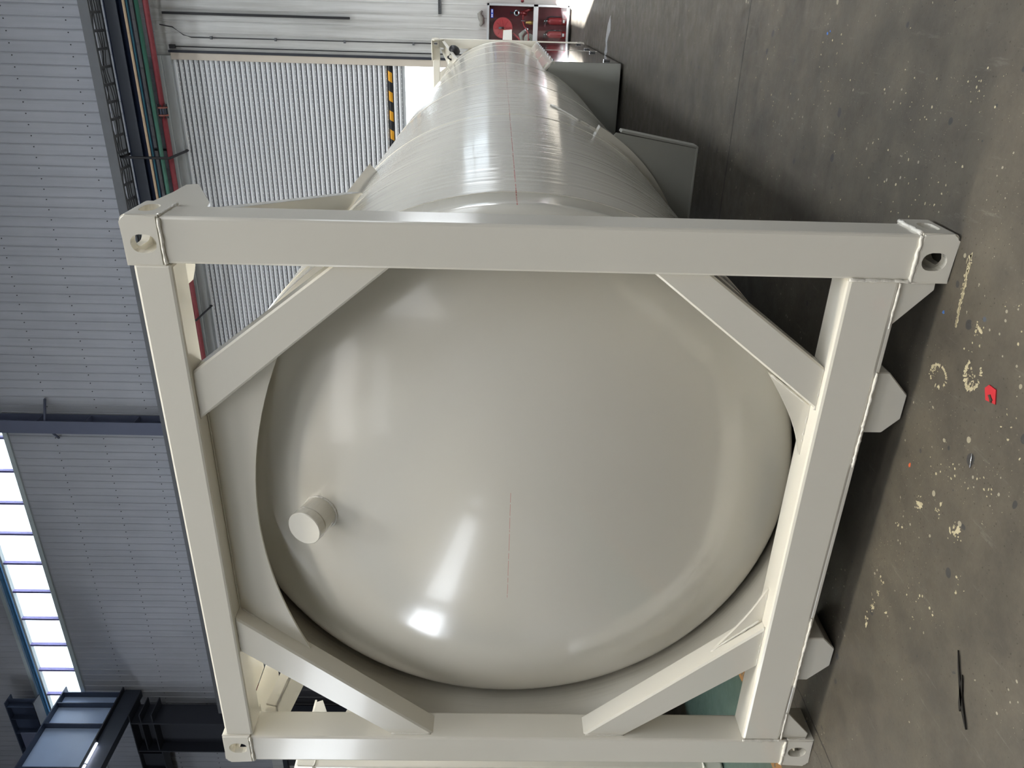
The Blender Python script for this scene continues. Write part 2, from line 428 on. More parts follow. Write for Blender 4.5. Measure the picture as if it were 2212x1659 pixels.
# ribbon window high in the end wall
win = empty('window_1', (0, YW, 0)); tag(win, 'long ribbon window of white panes high in the far wall', 'window', kind='structure')
box('sill_flashing', -26, 5, -.05, .1, WZ0-.12, WZ0, 'window_frame', win); box('head_frame', -26, 5, -.03, .1, WZ1, WZ1+.06, 'window_frame', win)
box('upper_pane', -26, 5, .02, .026, WZ1+.05, WZ1+.26, 'pane_blue', win); box('head_trim', -26, 5, -.05, .1, WZ1+.26, WZ1+.36, 'window_frame', win)
mm = None; pmesh = None
for i in range(-13, 18):
    x = -8.595-1.02*i
    if x < -26 or x > 5: continue
    if mm is None:
        o = box('mullion', -.03, .03, -.02, .08, WZ0, WZ1, 'mullion', win); mm = o.data; o.location.x = x
        p = box('pane', -.99, -.03, .04, .046, WZ0, WZ1, 'pane_glass', win); pmesh = p.data; p.location.x = x
    else:
        link('mullion', mm, None, win, (x, 0, 0)); link('pane', pmesh, None, win, (x, 0, 0))
win2 = empty('window_2', ((WR[0]+WR[1])/2, YW, 0)); tag(win2, 'small two-pane window right of the fire cabinet', 'window', kind='structure')
hw = (WR[1]-WR[0])/2
for sx in (-1, 0, 1): box('mullion', sx*hw-.035, sx*hw+.035, -.02, .1, WR[2], WR[3], 'window_frame', win2)
for z in (WR[2], (WR[2]+WR[3])/2+.1, WR[3]): box('rail', -hw, hw, -.02, .1, z-.03, z+.03, 'window_frame', win2)
for sx in (0, 1): box('pane', -hw+sx*hw, sx*hw, .04, .046, WR[2], WR[3], 'pane_glass', win2)

# roller shutter, half open
door = empty('door_1', (0, YW, 0)); tag(door, 'half-raised grey roller shutter with a yellow and black hazard stripe', 'roller shutter', kind='structure')
SP = .1048; NSL = 45; SB = 3.45
prof = [(.022, .012), (.004, .012), (-.004, .016), (-.006, .030), (-.022, .036), (-.032, .052), (-.034, .066), (-.028, .080), (-.010, .092), (.022, .094)]
bm = bmesh.new(); bprism(bm, prof, 'x', DX0, DX1-.02); bmesh.ops.recalc_face_normals(bm, faces=bm.faces[:])
sme = bpy.data.meshes.new('slat'); bm.to_mesh(sme); bm.free(); sme.materials.append(M('slat_metal'))
hme = sme.copy(); hme.materials.clear(); hme.materials.append(M('hazard_stripe'))
for i in range(NSL): link('slat', hme if i == 2 else sme, None, door, (0, .02, SB+i*SP))
box('curtain_back', DX0, DX1-.02, .045, .055, SB, SB+NSL*SP, 'joint_dark', door)
box('bottom_bar', DX0, DX1-.02, -.005, .045, SB-.05, SB, 'hood_grey', door)
box('guide_rail', DX1-.02, DX1+.115, -.05, .12, 0, 8.17, 'guide_beige', door, .004, 1)
box('guide_rail', DX0-.115, DX0+.02, -.05, .12, 0, 8.17, 'guide_beige', door, .004, 1)
box('hood_board', DX0-.2, DX1+.06, -.10, .06, 8.17, 8.34, 'hood_grey', door, .004, 1)
box('hood_board', DX0-.2, DX1+.06, -.14, .06, 8.345, 8.52, 'hood_grey', door, .004, 1)
box('guide_edge', DX1+.115, DX1+.16, -.07, .03, 0, 8.2, 'steel_dark', door)

d2 = empty('shade_wall', (0, YW, 0)); tag(d2, 'dark ribbed sheets added to darken the shaded left part of the far wall', 'gate', kind='structure')  # dark sheets stand in for the shade on this part of the wall
plate = None
for i in range(38):
    x = -9.4-.31*i
    if plate is None:
        plate = prism('shade_panel', [(0, -.04), (0, -.075), (.02, -.09), (.05, -.09), (.07, -.07), (.30, -.07), (.30, -.04)], 'z', 0, 7.9, 'shade_dark', d2); plate.location.x = x
    else: link('shade_panel', plate.data, None, d2, (x, 0, 0))
box('shade_top', -21.2, -9.0, -.14, -.02, 7.9, 8.05, 'steel_dark', d2)
# other walls and roof: outside the picture, they close the hall
def shell_box(name, *a, label, cat): return tag(box(name, *a, 'side_wall'), label, cat, kind='structure')
wl = empty('wall_left', (-30, 0, 0)); tag(wl, 'far left wall of the hall with clerestory windows', 'wall', kind='structure')
box('wall_sheet', -.2, 0, -62, YW, 0, 7.5, 'side_wall', wl); box('wall_sheet', -.2, 0, -62, YW, 10.9, 18, 'side_wall', wl)
yy = [-62]+[v for y0, y1, r_ in sorted(CLERE) for v in (y0, y1)]+[YW]
for k in range(0, len(yy), 2): box('wall_sheet', -.2, 0, yy[k], yy[k+1], 7.5, 10.9, 'side_wall', wl)
shell_box('wall_back', -40, 5.2, -62.2, -62, 0, 18, label='grey wall behind the photographer', cat='wall')
wr = empty('wall_right', (5, 0, 0)); tag(wr, 'grey side wall right of the aisle with a window', 'wall', kind='structure')
SWY0, SWY1, SWZ0, SWZ1 = .40, 4.9, 2.25, 3.10
box('wall_sheet', 0, .2, -62, SWY0, 0, 18, 'side_wall', wr); box('wall_sheet', 0, .2, SWY1, YW, 0, 18, 'side_wall', wr)
for k, (y0, y1, zc, hh, r_, col) in enumerate(SIDE_FILL):  # window bars round the unseen added fill lights; the wall behind is solid
    wn = empty('window_%d' % (k+3), (5, (y0+y1)/2, 0)); tag(wn, ('added fill light with window bars, right wall beside the photographer', 'added fill light with window bars, right wall near the gate')[k], 'window', kind='structure')
    hl = (y1-y0)/2
    for z in (zc-hh/2, zc+hh/2): box('rail', -.05, .02, -hl, hl, z-.03, z+.03, 'window_frame', wn)
    for j in range(8): box('mullion', -.04, .02, -hl+2*hl*j/7-.02, -hl+2*hl*j/7+.02, zc-hh/2, zc+hh/2, 'window_frame', wn)
box('wall_sheet', 0, .2, SWY0, SWY1, 0, SWZ0, 'side_wall', wr); box('wall_sheet', 0, .2, SWY0, SWY1, SWZ1, 18, 'side_wall', wr)
roof = empty('ceiling', (0, 0, 18)); tag(roof, 'grey sheet metal roof with a skylight strip and added fill strips', 'roof', kind='structure')
box('roof_sheet', -40.2, 5.2, -62.2, YW+.2, 0, .2, 'roof_sheet', roof)
for (x, y, sx, sy, rad, col) in STRIPS:  # only the first strip is a skylight, the rest are added for light
    box('skylight_fill_strip', x-sx/2, x+sx/2, y-sy/2, y+sy/2, -.06, -.02, 'skylight_fill_sheet', roof)

# ------------------------------------------------------------------ tank container
H, L, HW = 2.591, 12.192, 1.219
R, ZC = 1.205, 1.36
YT = .50                       # where head and shell meet
def stadium(cx, cz, w_, h_, n=8):
    r = min(w_, h_)/2; pts = []
    if h_ >= w_:
        k = h_/2-r
        for i in range(n+1): a = PI*i/n; pts.append((cx+r*math.cos(a), cz+k+r*math.sin(a)))
        for i in range(n+1): a = PI+PI*i/n; pts.append((cx+r*math.cos(a), cz-k+r*math.sin(a)))
    else:
        k = w_/2-r
        for i in range(n+1): a = -PI/2+PI*i/n; pts.append((cx+k+r*math.cos(a), cz+r*math.sin(a)))
        for i in range(n+1): a = PI/2+PI*i/n; pts.append((cx-k+r*math.cos(a), cz+r*math.sin(a)))
    return pts
def make_casting():
    """top right front casting, outer corner at (0,0,0); runs to -x, +y, -z"""
    a = bmesh.new(); pts = []
    rr = .022
    for i in range(7): t = PI/2*i/6; pts.append((-rr+rr*math.sin(t), -rr+rr*math.cos(t)))
    pts += [(0, -.118), (-.162, -.118), (-.162, 0)]
    bprism(a, pts, 'y', 0, .178)
    fr = [e for e in a.edges if abs(e.verts[0].co.y-e.verts[1].co.y) < 1e-6 and e.verts[0].co.y < .01]
    bmesh.ops.bevel(a, geom=fr, offset=.006, segments=3, affect='EDGES')
    base = finish('c_base', a, 'frame_paint')
    cuts = []
    def cutter(fn):
        b = bmesh.new(); fn(b); cuts.append(finish('c_cut', b, 'frame_paint'))
    cutter(lambda b: bbox(b, -.134, -.028, .030, .150, -.092, -.026))
    cutter(lambda b: bprism(b, stadium(-.090, -.064, .058, .080), 'y', -.02, .06))
    cutter(lambda b: bprism(b, stadium(-.090, -.066, .050, .060), 'y', .12, .20))
    cutter(lambda b: bprism(b, stadium(.092, -.062, .090, .052), 'x', -.06, .02))
    cutter(lambda b: bprism(b, stadium(-.085, .090, .062, .110), 'z', -.05, .02))
    me = base.data
    for cobj in cuts:
        md = base.modifiers.new('b', 'BOOLEAN'); md.object = cobj; md.operation = 'DIFFERENCE'; md.solver = 'EXACT'
    bpy.context.view_layer.update()
    dg = bpy.context.evaluated_depsgraph_get()
    me = bpy.data.meshes.new_from_object(base.evaluated_get(dg))
    for o in cuts+[base]:
        d = o.data; bpy.data.objects.remove(o); bpy.data.meshes.remove(d)
    me.name = 'corner_casting'
    if not me.materials: me.materials.append(M('frame_paint'))
    return me
CAST = make_casting()
def mirrored(me, sx, sy, sz):
    c = me.copy()
    c.transform(Matrix.Diagonal((sx, sy, sz, 1)))
    if sx*sy*sz < 0: c.flip_normals()
    return c
CASTS = {(sx, sy, sz): mirrored(CAST, sx, sy, sz) for sx in (1, -1) for sy in (1, -1) for sz in (1, -1)}

TC = empty('tank_container')
FP = 'frame_paint'
def end_frame(front):
    Yf = (lambda y: y) if front else (lambda y: L-y)
    P = TC
    def bxy(name, x0, x1, y0, y1, z0, z1, bev=.006, mat=FP): return box(name, x0, x1, Yf(y0), Yf(y1), z0, z1, mat, P, bev)
    def pry(name, pts, y0, y1, bev=.003, mat=FP): a, b = sorted((Yf(y0), Yf(y1))); return prism(name, pts, 'y', a, b, mat, P, bev, 1)
    for sx in (1, -1):
        for sz in (1, -1):
            link('corner_casting', CASTS[(sx, 1 if front else -1, sz)], None, P, (sx*HW, Yf(0), H if sz > 0 else 0))
        bxy('corner_post', sx*1.064, sx*1.214, .006, .146, .116, H-.116, .009)
        # side plates and struts behind the castings
        pts = [(Yf(y), z) for y, z in ((.176, 2.583), (.365, 2.560), (.483 if sx > 0 else .56, 2.560), (.500 if sx > 0 else .585, 2.520), (.235, 2.392), (.144, 2.374))]
        a, b = sorted((sx*1.192, sx*1.206)); prism('side_plate', pts, 'x', a, b, FP, P, .002, 1)
        # strut: inclined channel that slides from the corner down to the shoulder of the tank
        A3, B3, C3, D3 = (Vector((sx*x, y, z)) for x, y, z in ((1.195, .147, 2.385), (.985, 1.40, 2.088), (.835, .88, 2.215), (1.035, .147, 2.385)))
        nup = (B3-A3).cross(D3-A3).normalized(); nup = nup if nup.z > 0 else -nup
        def slab(name, quad, off):
            bm = bmesh.new(); lo = [bm.verts.new((p.x, Yf(p.y), p.z)) for p in quad]; hi = [bm.verts.new((p.x+off.x, Yf(p.y+off.y), p.z+off.z)) for p in quad]
            bm.faces.new(lo); bm.faces.new(hi[::-1])
            for i in range(4): bm.faces.new([lo[i], lo[(i+1) % 4], hi[(i+1) % 4], hi[i]])
            return finish(name, bm, FP, P)
        slab('strut_web', [A3, B3, C3, D3], nup*.010)
        inw = (D3-A3).normalized()*.010
        slab('strut_flange', [A3, B3, B3+nup*.055, A3+nup*.055], inw); slab('strut_flange', [D3, C3, C3+nup*.055, D3+nup*.055], -inw)
        # pad bar welded along the shoulder of the tank
        bm = bmesh.new(); t = math.acos(.895/R)
        for (y0, y1) in ((1.42, 2.36),):
            c, s = math.cos(t)*sx, math.sin(t)
            def pt(rad, tang, y): return (c*rad-s*sx*tang*sx, Yf(y), ZC+s*rad+math.cos(t)*tang)
            vs = [bm.verts.new(pt(rad, tg, y)) for rad in (R-.01, R+.055) for tg in (-.006, .006) for y in (y0, y1)]
            for f in [(0, 1, 3, 2), (4, 6, 7, 5), (0, 4, 5, 1), (2, 3, 7, 6), (0, 2, 6, 4), (1, 5, 7, 3)]: bm.faces.new([vs[i] for i in f])
        finish('pad_bar', bm, FP, P)
        # horizontal corner plate behind the top beam
        pts = [(sx*x, Yf(y)) for x, y in ((.87, .131), (.87, .42), (.91, .46), (1.127, .516), (1.19, .516), (1.19, .180), (1.056, .180), (1.056, .131))]
        prism('corner_gusset', pts, 'z', 2.562, 2.574, FP, P, .002, 1)
        # foot gusset beside the bottom casting
        pry('foot_gusset', [(sx*1.058, .152), (sx*1.058, .030), (sx*1.03, .028), (sx*.890, .152)], .018, .032, .002)
        # landing foot: folded plate box under the bottom beam
        pry('landing_foot', [(sx*.725, .156), (sx*.725, .088), (sx*.640, .006), (sx*.545, .006), (sx*.488, .062), (sx*.488, .156)], .035, .26, .004)
    bxy('top_beam', -1.06, 1.06, .010, .130, 2.458, 2.578, .010)
    bxy('bottom_beam', -1.066, 1.066, .008, .140, .150, .318, .012)
    bxy('beam_lip', -1.03, 1.03, .012, .13, .138, .152, .003)
    BR = dict(tr=[(.677, 2.462), (.495, 2.462), (1.068, 1.770), (1.068, 1.958)], tl=[(-.405, 2.462), (-.590, 2.462), (-1.068, 1.870), (-1.068, 1.675)],
              br=[(.735, .314), (.577, .314), (1.068, .948), (1.068, .760)], bl=[(-.430, .314), (-.640, .314), (-1.068, .838), (-1.068, 1.022)])
    for k, p in BR.items(): pry('corner_brace', p, .030, .128, .007)
    arc = []
    for i in range(25):
        t = i/24; x = .716+(-.650-.716)*t
        arc.append((x, 2.331-.1455*((x-.035)/.682)**2))
    pry('top_plate', [(-.405, 2.462), (.495, 2.462)]+arc, .094, .104, .0)
    g = []
    for i in range(9): t = i/8; x = .700-.331*t; z = .494-.172*t; g.append((x-.018*math.sin(PI*t), z-.030*math.sin(PI*t)))
    pry('bottom_plate', [(.577, .314), (.430, .314)][:1]+g+[(.369, .314)], .074, .084, 0)
    g2 = [(-x*.98+.03*0, z) for x, z in g]
    g2 = []
    for i in range(9): t = i/8; x = -.616+.352*t; z = .510-.188*t; g2.append((x+.010*math.sin(PI*t), z-.022*math.sin(PI*t)))
    pry('bottom_plate', [(-.430, .314)]+g2+[(-.264, .314)], .074, .084, 0)
    # skirt ring that carries the tank
    ys = sorted((Yf(.146), Yf(YT+.02)))
    lathe('skirt_ring', [(R+.001, ys[0]), (R+.001, ys[1]), (R-.009, ys[1]), (R-.009, ys[0]), (R+.001, ys[0])], 'shell_paint', P, 'y', 0, ZC, 128)
    # dished head
    Rc, rk = 2.4, .24; Rh = R-.01
    a = math.asin((Rh-rk)/(Rc-rk)); hh = Rc-math.sqrt((Rc-rk)**2-(Rh-rk)**2); pr = []
    for i in range(41): t = a*i/40; pr.append((Rc*math.sin(t), Yf(YT-hh+Rc-Rc*math.cos(t))))
    for i in range(1, 13): t = a+(PI/2-a)*i/12; pr.append((Rh-rk+rk*math.sin(t), Yf(YT-rk*math.cos(t))))
    lathe('tank_head', pr, 'head_paint', P, 'y', 0, ZC, 160)
    # round closing weld between skirt and shell
    n = 220; pts = [(R*math.cos(2*PI*i/n), Yf(YT), ZC+R*math.sin(2*PI*i/n)) for i in range(n)]
    tube('ring_weld', pts, .0045, 'shell_paint', P, 6, .15, True)
    if front:
        Y0 = .004
        for sx in (1, -1):
            weld(P, (sx*1.21, Y0, 2.470), (sx*1.066, Y0, 2.470), r=.006)
            weld(P, (sx*1.216, .01, 2.470), (sx*1.216, .165, 2.470), r=.006)
            weld(P, (sx*1.21, Y0, .122), (sx*1.062, Y0, .122), r=.0075)
            weld(P, (sx*1.217, .01, .122), (sx*1.217, .165, .122), r=.007)
            weld(P, (sx*1.062, .006, .120), (sx*1.062, .006, .318), r=.006)
            weld(P, (sx*1.058, .008, .120), (sx*1.058, .014, .03), r=.004)
            weld(P, (sx*1.055, .008, .148), (sx*.895, .012, .148), r=.0045)
            weld(P, (sx*.735, .008, .148), (sx*.36, .010, .148), r=.006)
        weld(P, (.577, .078, .322), (.369, .078, .320), r=.005); weld(P, (-.430, .078, .322), (-.264, .078, .320), r=.005)
        weld(P, (.735, .034, .321), (.577, .034, .321), r=.005); weld(P, (-.640, .034, .321), (-.430, .034, .321), r=.005)
        weld(P, (-1.062, .028, 1.862), (-1.062, .028, 1.690), r=.004); weld(P, (-1.062, .028, .84), (-1.062, .028, 1.01), r=.004)
        weld(P, (-.575, .034, 2.456), (-.41, .034, 2.456), r=.004); weld(P, (.67, .034, 2.456), (.50, .034, 2.456), r=.004)
        weld(P, (.495, .090, 2.452), (.716, .090, 2.188), r=.004); weld(P, (-.415, .090, 2.448), (-.642, .090, 2.196), r=.004)
        weld(P, (-.43, .072, .33), (-.605, .072, .508), r=.004); weld(P, (.577, .072, .33), (.69, .072, .480), r=.004)
        weld(P, (-.49, .090, 2.455), (.49, .090, 2.455), r=.003)
        # capped nozzle on the head
        nb = Vector((.022, .165, 2.105)); ax = Vector((.02, -.945, .33)).normalized()
        bm = bmesh.new(); blathe(bm, [(0, .128), (.066, .128), (.069, .125), (.069, .092), (.064, .090), (.064, .086), (.067, .084), (.067, -.06)], 'z', 0, 0, 48)
        mtx = Matrix.Translation(nb) @ ax.to_track_quat('Z', 'Y').to_matrix().to_4x4()
        bmesh.ops.transform(bm, matrix=mtx, verts=bm.verts[:]); finish('nozzle', bm, FP, P, False)
        nz = [nb+ax*.008+mtx.to_3x3() @ Vector((.069*math.cos(2*PI*i/60), .069*math.sin(2*PI*i/60), 0)) for i in range(60)]
        tube('weld_bead', nz, .006, 'weld_paint', P, 6, .25, True)
end_frame(True); end_frame(False)
# shell in plates with ring welds
seams = [YT, 2.64, 4.76, 6.88, 9.0, 10.6, L-YT]
lathe('tank_shell', [(R, YT+(L-2*YT)*i/60) for i in range(61)], 'shell_paint', TC, 'y', 0, ZC, 160)
for s_ in seams[1:-1]:
    n = 200; tube('ring_weld', [(R*math.cos(2*PI*i/n), s_, ZC+R*math.sin(2*PI*i/n)) for i in range(n)], .0026, 'shell_paint', TC, 6, .15, True)
# saddles with flange and wear bar
def saddle(ys):
    n = 24; a0 = math.acos(1.061/R); pts = [(-.972, .11), (.972, .11)]
    arc = [(R*math.cos(-a0-(PI-2*a0)*i/n), ZC+R*math.sin(-a0-(PI-2*a0)*i/n)) for i in range(n+1)]
    prism('saddle_plate', [(-.972, .11), (.972, .11), (1.061, .66)]+arc[1:-1]+[(-1.061, .66)], 'y', ys, ys+.012, 'grey_plate', TC)
    for sx in (1, -1):
        prism('saddle_flange', [(sx*.972, .10), (sx*.990, .108), (sx*1.078, .62), (sx*1.062, .63)], 'y', ys-.004, ys+.10, 'grey_plate', TC, .003, 1)
    box('saddle_foot', -.985, .985, ys-.004, ys+.10, .098, .112, 'grey_plate', TC, .002, 1)
    pr = [(R-.004, ys-.05), (R+.045, ys-.05), (R+.045, ys+.05), (R-.004, ys+.05), (R-.004, ys-.05)]
    bm = bmesh.new(); blathe(bm, pr, 'y', 0, ZC, 60, math.radians(-152), math.radians(-28))
    bmesh.ops.holes_fill(bm, edges=bm.edges[:], sides=8)
    finish('wear_bar', bm, FP, TC)
saddle(3.0); saddle(9.4)
tube('weld_bead', [((R+.004)*math.cos(math.radians(a)), 3.10+.0*a+(.35 if a > -22 else 0)*((a+22)/9), ZC+(R+.004)*math.sin(math.radians(a))) for a in [-34+i*.7 for i in range(30)]], .008, 'weld_paint', TC, 6, .3)
# valve cabinet on the far right side
cx1 = 1.205; CY0, CY1 = 7.30, 11.75
a = .30
prism('cabinet_end_plate', [(.0, .04), (cx1, .04), (cx1, .84), (1.08, .90), (1.02, .74), (.86, .52), (.55, .30), (.0, .16)], 'y', CY0, CY0+.012, 'grey_plate', TC, .002, 1)
prism('cabinet_end_plate', [(.2, .04), (cx1, .04), (cx1, .84), (1.08, .90), (.86, .52), (.55, .30), (.2, .19)], 'y', CY1, CY1+.012, 'grey_plate', TC, .002, 1)
box('cabinet_floor', .2, cx1-.01, CY0, CY1, .035, .047, 'grey_plate', TC)
prism('cabinet_roof', [(1.190, .83), (1.205, .84), (1.085, .945), (1.075, .93)], 'y', CY0, CY1, FP, TC)
for (y0, y1) in ((7.55, 8.75), (8.95, 10.1), (10.3, 11.5)):
    prism('roof_rib', [(1.178, .862), (1.186, .872), (1.106, .942), (1.098, .932)], 'y', y0, y1, FP, TC)
box('cabinet_rail', 1.18, 1.209, CY0, CY1, .80, .84, FP, TC)
for (y0, y1) in ((CY0+.02, 9.62), (9.66, CY1-.02)):
    dr = box('cabinet_door', 1.196, 1.208, y0, y1, .05, .80, 'stainless', TC, .003, 1)
    for k in range(5):
        yy = y0+.18+(y1-y0-.36)*k/4
        tube('hinge', [(1.214, yy-.05, .815), (1.214, yy+.05, .815)], .011, 'chrome', dr)
    for yy in (y0+.35, y1-.35):
        box('latch', 1.208, 1.228, yy-.03, yy+.03, .12, .20, 'chrome', dr, .004, 1)
box('door_divider', 1.196, 1.212, 9.622, 9.658, .05, .80, FP, TC)
# relief valve with black cap near the far end
rv = [(.93, 11.3, 2.10), (.985, 11.3, 2.20)]
tube('relief_pipe', [(.80, 11.30, 2.24), (.92, 11.30, 2.26), (1.0, 11.30, 2.215)], .028, FP, TC, 10)
bm = bmesh.new(); blathe(bm, [(0, .10), (.05, .095), (.085, .07), (.095, .03), (.085, 0), (.04, -.01), (.035, -.09), (.055, -.10), (.055, -.12), (0, -.12)], 'z', 0, 0, 28)
bmesh.ops.transform(bm, matrix=Matrix.Translation((1.045, 11.3, 2.185)) @ Vector((.78, -.2, -.45)).to_track_quat('Z', 'Y').to_matrix().to_4x4(), verts=bm.verts[:])
finish('relief_valve', bm, 'rubber_black', TC, True)
tag(TC, 'glossy cream-white tank container with dished head, filling the picture', 'tank container')
NB = copy_tree(TC); NB.location = (-3.515, .80, 0)
tag(NB, 'second cream-white tank container, mostly hidden left of the big one', 'tank container')

# ------------------------------------------------------------------ things on the far wall
def run(name, y, z, r, mat, label, cat='pipe', x0=4.9, x1=-17.4):
    bm = bmesh.new(); pts = [(x0+(x1-x0)*i/12, y, z) for i in range(13)]; btube(bm, pts, r, 12)
    return tag(finish(name, bm, mat, None, True), label, cat)
rp = empty('red_pipe', (0, 14.4, 8.285)); tag(rp, 'red fire water pipe with a bolted coupling along the far wall', 'pipe')
tube('pipe_run', [(4.9, 0, 0), (-.33, 0, 0)], .055, 'pipe_red', rp, 14); tube('pipe_run', [(-.48, 0, 0), (-17.4, 0, 0)], .055, 'pipe_red', rp, 14)
for x in (-.33, -.48):
    lathe('flange', [(.05, x-.015), (.10, x-.015), (.10, x+.015), (.05, x+.015)], 'coupling_rust', rp, 'x', seg=20)
lathe('coupling_body', [(.07, -.47), (.075, -.45), (.075, -.36), (.07, -.34)], 'steel_navy', rp, 'x', seg=20)
for k in range(8):
    t = 2*PI*k/8; tube('bolt', [(-.54, .085*math.cos(t), .085*math.sin(t)), (-.27, .085*math.cos(t), .085*math.sin(t))], .010, 'bracket_black', rp, 6)
gp = empty('green_pipe', (0, 14.3, 8.42)); tag(gp, 'green pipe running just above the red pipe', 'pipe')
tube('pipe_run', [(4.9, 0, 0), (-17.4, 0, 0)], .042, 'pipe_green', gp, 12)
lathe('union', [(.04, -4.80), (.055, -4.80), (.055, -4.72), (.065, -4.70), (.065, -4.64), (.04, -4.62)], 'pipe_teal', gp, 'x', seg=14)
run('grey_pipe', 14.55, 8.56, .032, 'pipe_grey', 'thin dark grey pipe above the green pipe')
run('teal_pipe', 14.24, 8.575, .018, 'pipe_teal', 'thin teal blue pipe beside the tan pipe on the far wall')
run('tan_pipe', 14.15, 8.60, .024, 'pipe_tan', 'thin tan pipe in front of the navy steel beam')
bmn = empty('steel_beam', (0, 14.42, 0)); tag(bmn, 'navy steel wall beam with rusty edge under the cable tray', 'beam')
box('web', -17.3, 4.9, -.01, .01, 8.68, 9.05, 'beam_blue', bmn); box('top_flange', -17.3, 4.9, -.1, .1, 9.05, 9.07, 'beam_blue', bmn)
box('bottom_flange', -17.3, 4.9, -.13, .13, 8.66, 8.68, 'beam_blue', bmn); box('rust_edge', -17.3, 4.9, -.135, -.125, 8.65, 8.69, 'rust_brown', bmn)
box('side_channel', -17.3, 4.9, -.14, -.12, 8.80, 9.02, 'beam_slate', bmn)
# cable tray
ct = empty('cable_tray', (0, 14.2, 9.17)); tag(ct, 'galvanised ladder cable tray with loose black cables along the far wall', 'cable tray')
box('side_rail', -17.3, 4.9, -.27, -.25, 0, .19, 'tray_zinc', ct); box('side_rail', -17.3, 4.9, .25, .27, 0, .19, 'tray_zinc', ct)
box('rail_lip', -17.3, 4.9, -.25, -.20, 0, .01, 'tray_zinc', ct); box('rail_lip', -17.3, 4.9, .20, .25, 0, .01, 'tray_zinc', ct)
rg = box('rung', -.025, .025, -.25, .25, .012, .035, 'tray_zinc', ct); rg.location.x = 1.4
for k in range(1, 58): link('rung', rg.data, None, ct, (1.4-.325*k, 0, 0))
for j in range(5):
    y0 = -.18+.09*j; ph = random.random()*6
    tube('cable', [(4.8-.16*i, y0+.03*math.sin(i*.55+ph)+.02*math.sin(i*1.3), .05+.02*math.cos(i*.8+ph)) for i in range(138)], .010, 'cable_black', ct, 5)
for x in (2.29, -1.28, -4.85, -8.42, -11.99):
    b = empty('pipe_bracket', (x, YW, 0)); tag(b, {2.29: 'black triangular pipe bracket at the right end of the pipe rack', -1.28: 'black triangular pipe bracket right of the near casting, left of the coupling', -4.85: 'black triangular pipe bracket seen through the upper corner opening', -8.42: 'black triangular pipe bracket behind the top beam next to the wall column'}.get(x, 'black triangular pipe bracket farthest left along the pipe rack'), 'bracket', 'pipe brackets on the far wall')
    tube('arm', [(0, 0, 9.135), (0, -.95, 9.135)], .028, 'bracket_black', b, 4); tube('hanger', [(0, -.95, 9.17), (0, -.95, 8.17)], .028, 'bracket_black', b, 4)
    tube('diagonal', [(0, -.95, 8.17), (0, 0, 8.13)], .028, 'bracket_black', b, 4); tube('back_bar', [(0, -.02, 9.16), (0, -.02, 8.12)], .024, 'bracket_black', b, 4)
# conduits and trunking on the sheet wall right of the shutter
tk = box('cable_trunking', 1.385, 1.43, 14.90, 14.985, 4.47, 8.2, 'cable_black', None, .004, 1); tag(tk, 'long black cable trunking fixed upright on the far wall', 'trunking')
c1 = empty('conduit', (.97, 14.955, 0)); tag(c1, 'thin grey conduit with clips beside the shutter guide', 'conduit')
tube('pipe', [(.22, 0, 8.3), (.18, 0, 8.05), (.04, 0, 7.85), (0, 0, 7.7), (0.02, 0, 1.80)], .012, 'pipe_grey', c1)
for z in (7.3, 6.0, 4.6, 3.2): box('clip', -.03, .03, -.02, .03, z-.02, z+.02, 'tray_zinc', c1)
c2 = tube('conduit', [(.79, 14.955, 8.05), (.79, 14.955, 1.75)], .010, 'cable_black'); tag(c2, 'thin black conduit next to the beige shutter guide', 'conduit')
jb = box('junction_box', .75, .83, 14.90, 14.985, 8.05, 8.16, 'cable_black', None, .005, 1); tag(jb, 'small black junction box at the top of the black conduit', 'junction box')
ab = empty('angle_bracket', (0, 14.98, 2.652)); tag(ab, 'small steel angle bracket sticking out left of the fire cabinet top', 'bracket')
box('leg', 1.53, 2.2, -.04, 0, -.03, .03, 'chrome', ab); box('leg', 1.53, 2.2, -.08, -.04, .02, .03, 'chrome', ab); box('bolt', 1.55, 1.58, -.055, -.03, -.02, .02, 'chrome', ab)
rgm = bmesh.new()
btube(rgm, [(1.62, 14.94, 1.80), (1.56, 14.93, 1.86), (1.48, 14.92, 1.82), (1.40, 14.93, 1.80), (1.34, 14.94, 1.84)], [.015, .05, .06, .05, .02], 9, True, .2)
tag(finish('rag', rgm, 'rag_grey', None, True), 'crumpled grey rag on top of the fire cabinet', 'rag')
st = box('notice_sticker', .98, 1.04, 14.975, 14.984, 1.86, 2.22, 'paper_white'); tag(st, 'small white and blue sticker on the wall above the far frame', 'sticker')
box('blue_band', .985, 1.035, 14.972, 14.976, 2.10, 2.20, 'label_blue', st)

# fire cabinet and what it holds
fc = empty('fire_cabinet', (0, YW, 0)); tag(fc, 'red fire cabinet with aluminium frame on the far wall', 'cabinet')
FX0, FX1, FZ0, FZ1, FY = .72, 1.765, .06, 1.70, -.24
box('back_panel', FX0, FX1, -.03, -.004, FZ0, FZ1, 'cabinet_red', fc)
for x0, x1 in ((FX0, FX0+.02), (FX1-.02, FX1)): box('side_panel', x0, x1, FY+.02, -.03, FZ0, FZ1, 'cabinet_red', fc)
for z0, z1 in ((FZ0, FZ0+.02), (FZ1-.02, FZ1), (.72, .735)): box('shelf_panel', FX0, FX1, FY+.02, -.03, z0, z1, 'cabinet_red', fc)
def fbar(x0, x1, z0, z1): return box('frame_bar', x0, x1, FY-.02, FY+.02, z0, z1, 'aluminium', fc, .005, 1)
fbar(FX0, FX0+.045, FZ0, FZ1); fbar(FX1-.045, FX1, FZ0, FZ1); fbar(FX0, FX1, FZ0, FZ0+.045); fbar(FX0, FX1, FZ1-.045, FZ1); fbar(FX0, FX1, .68, .775)
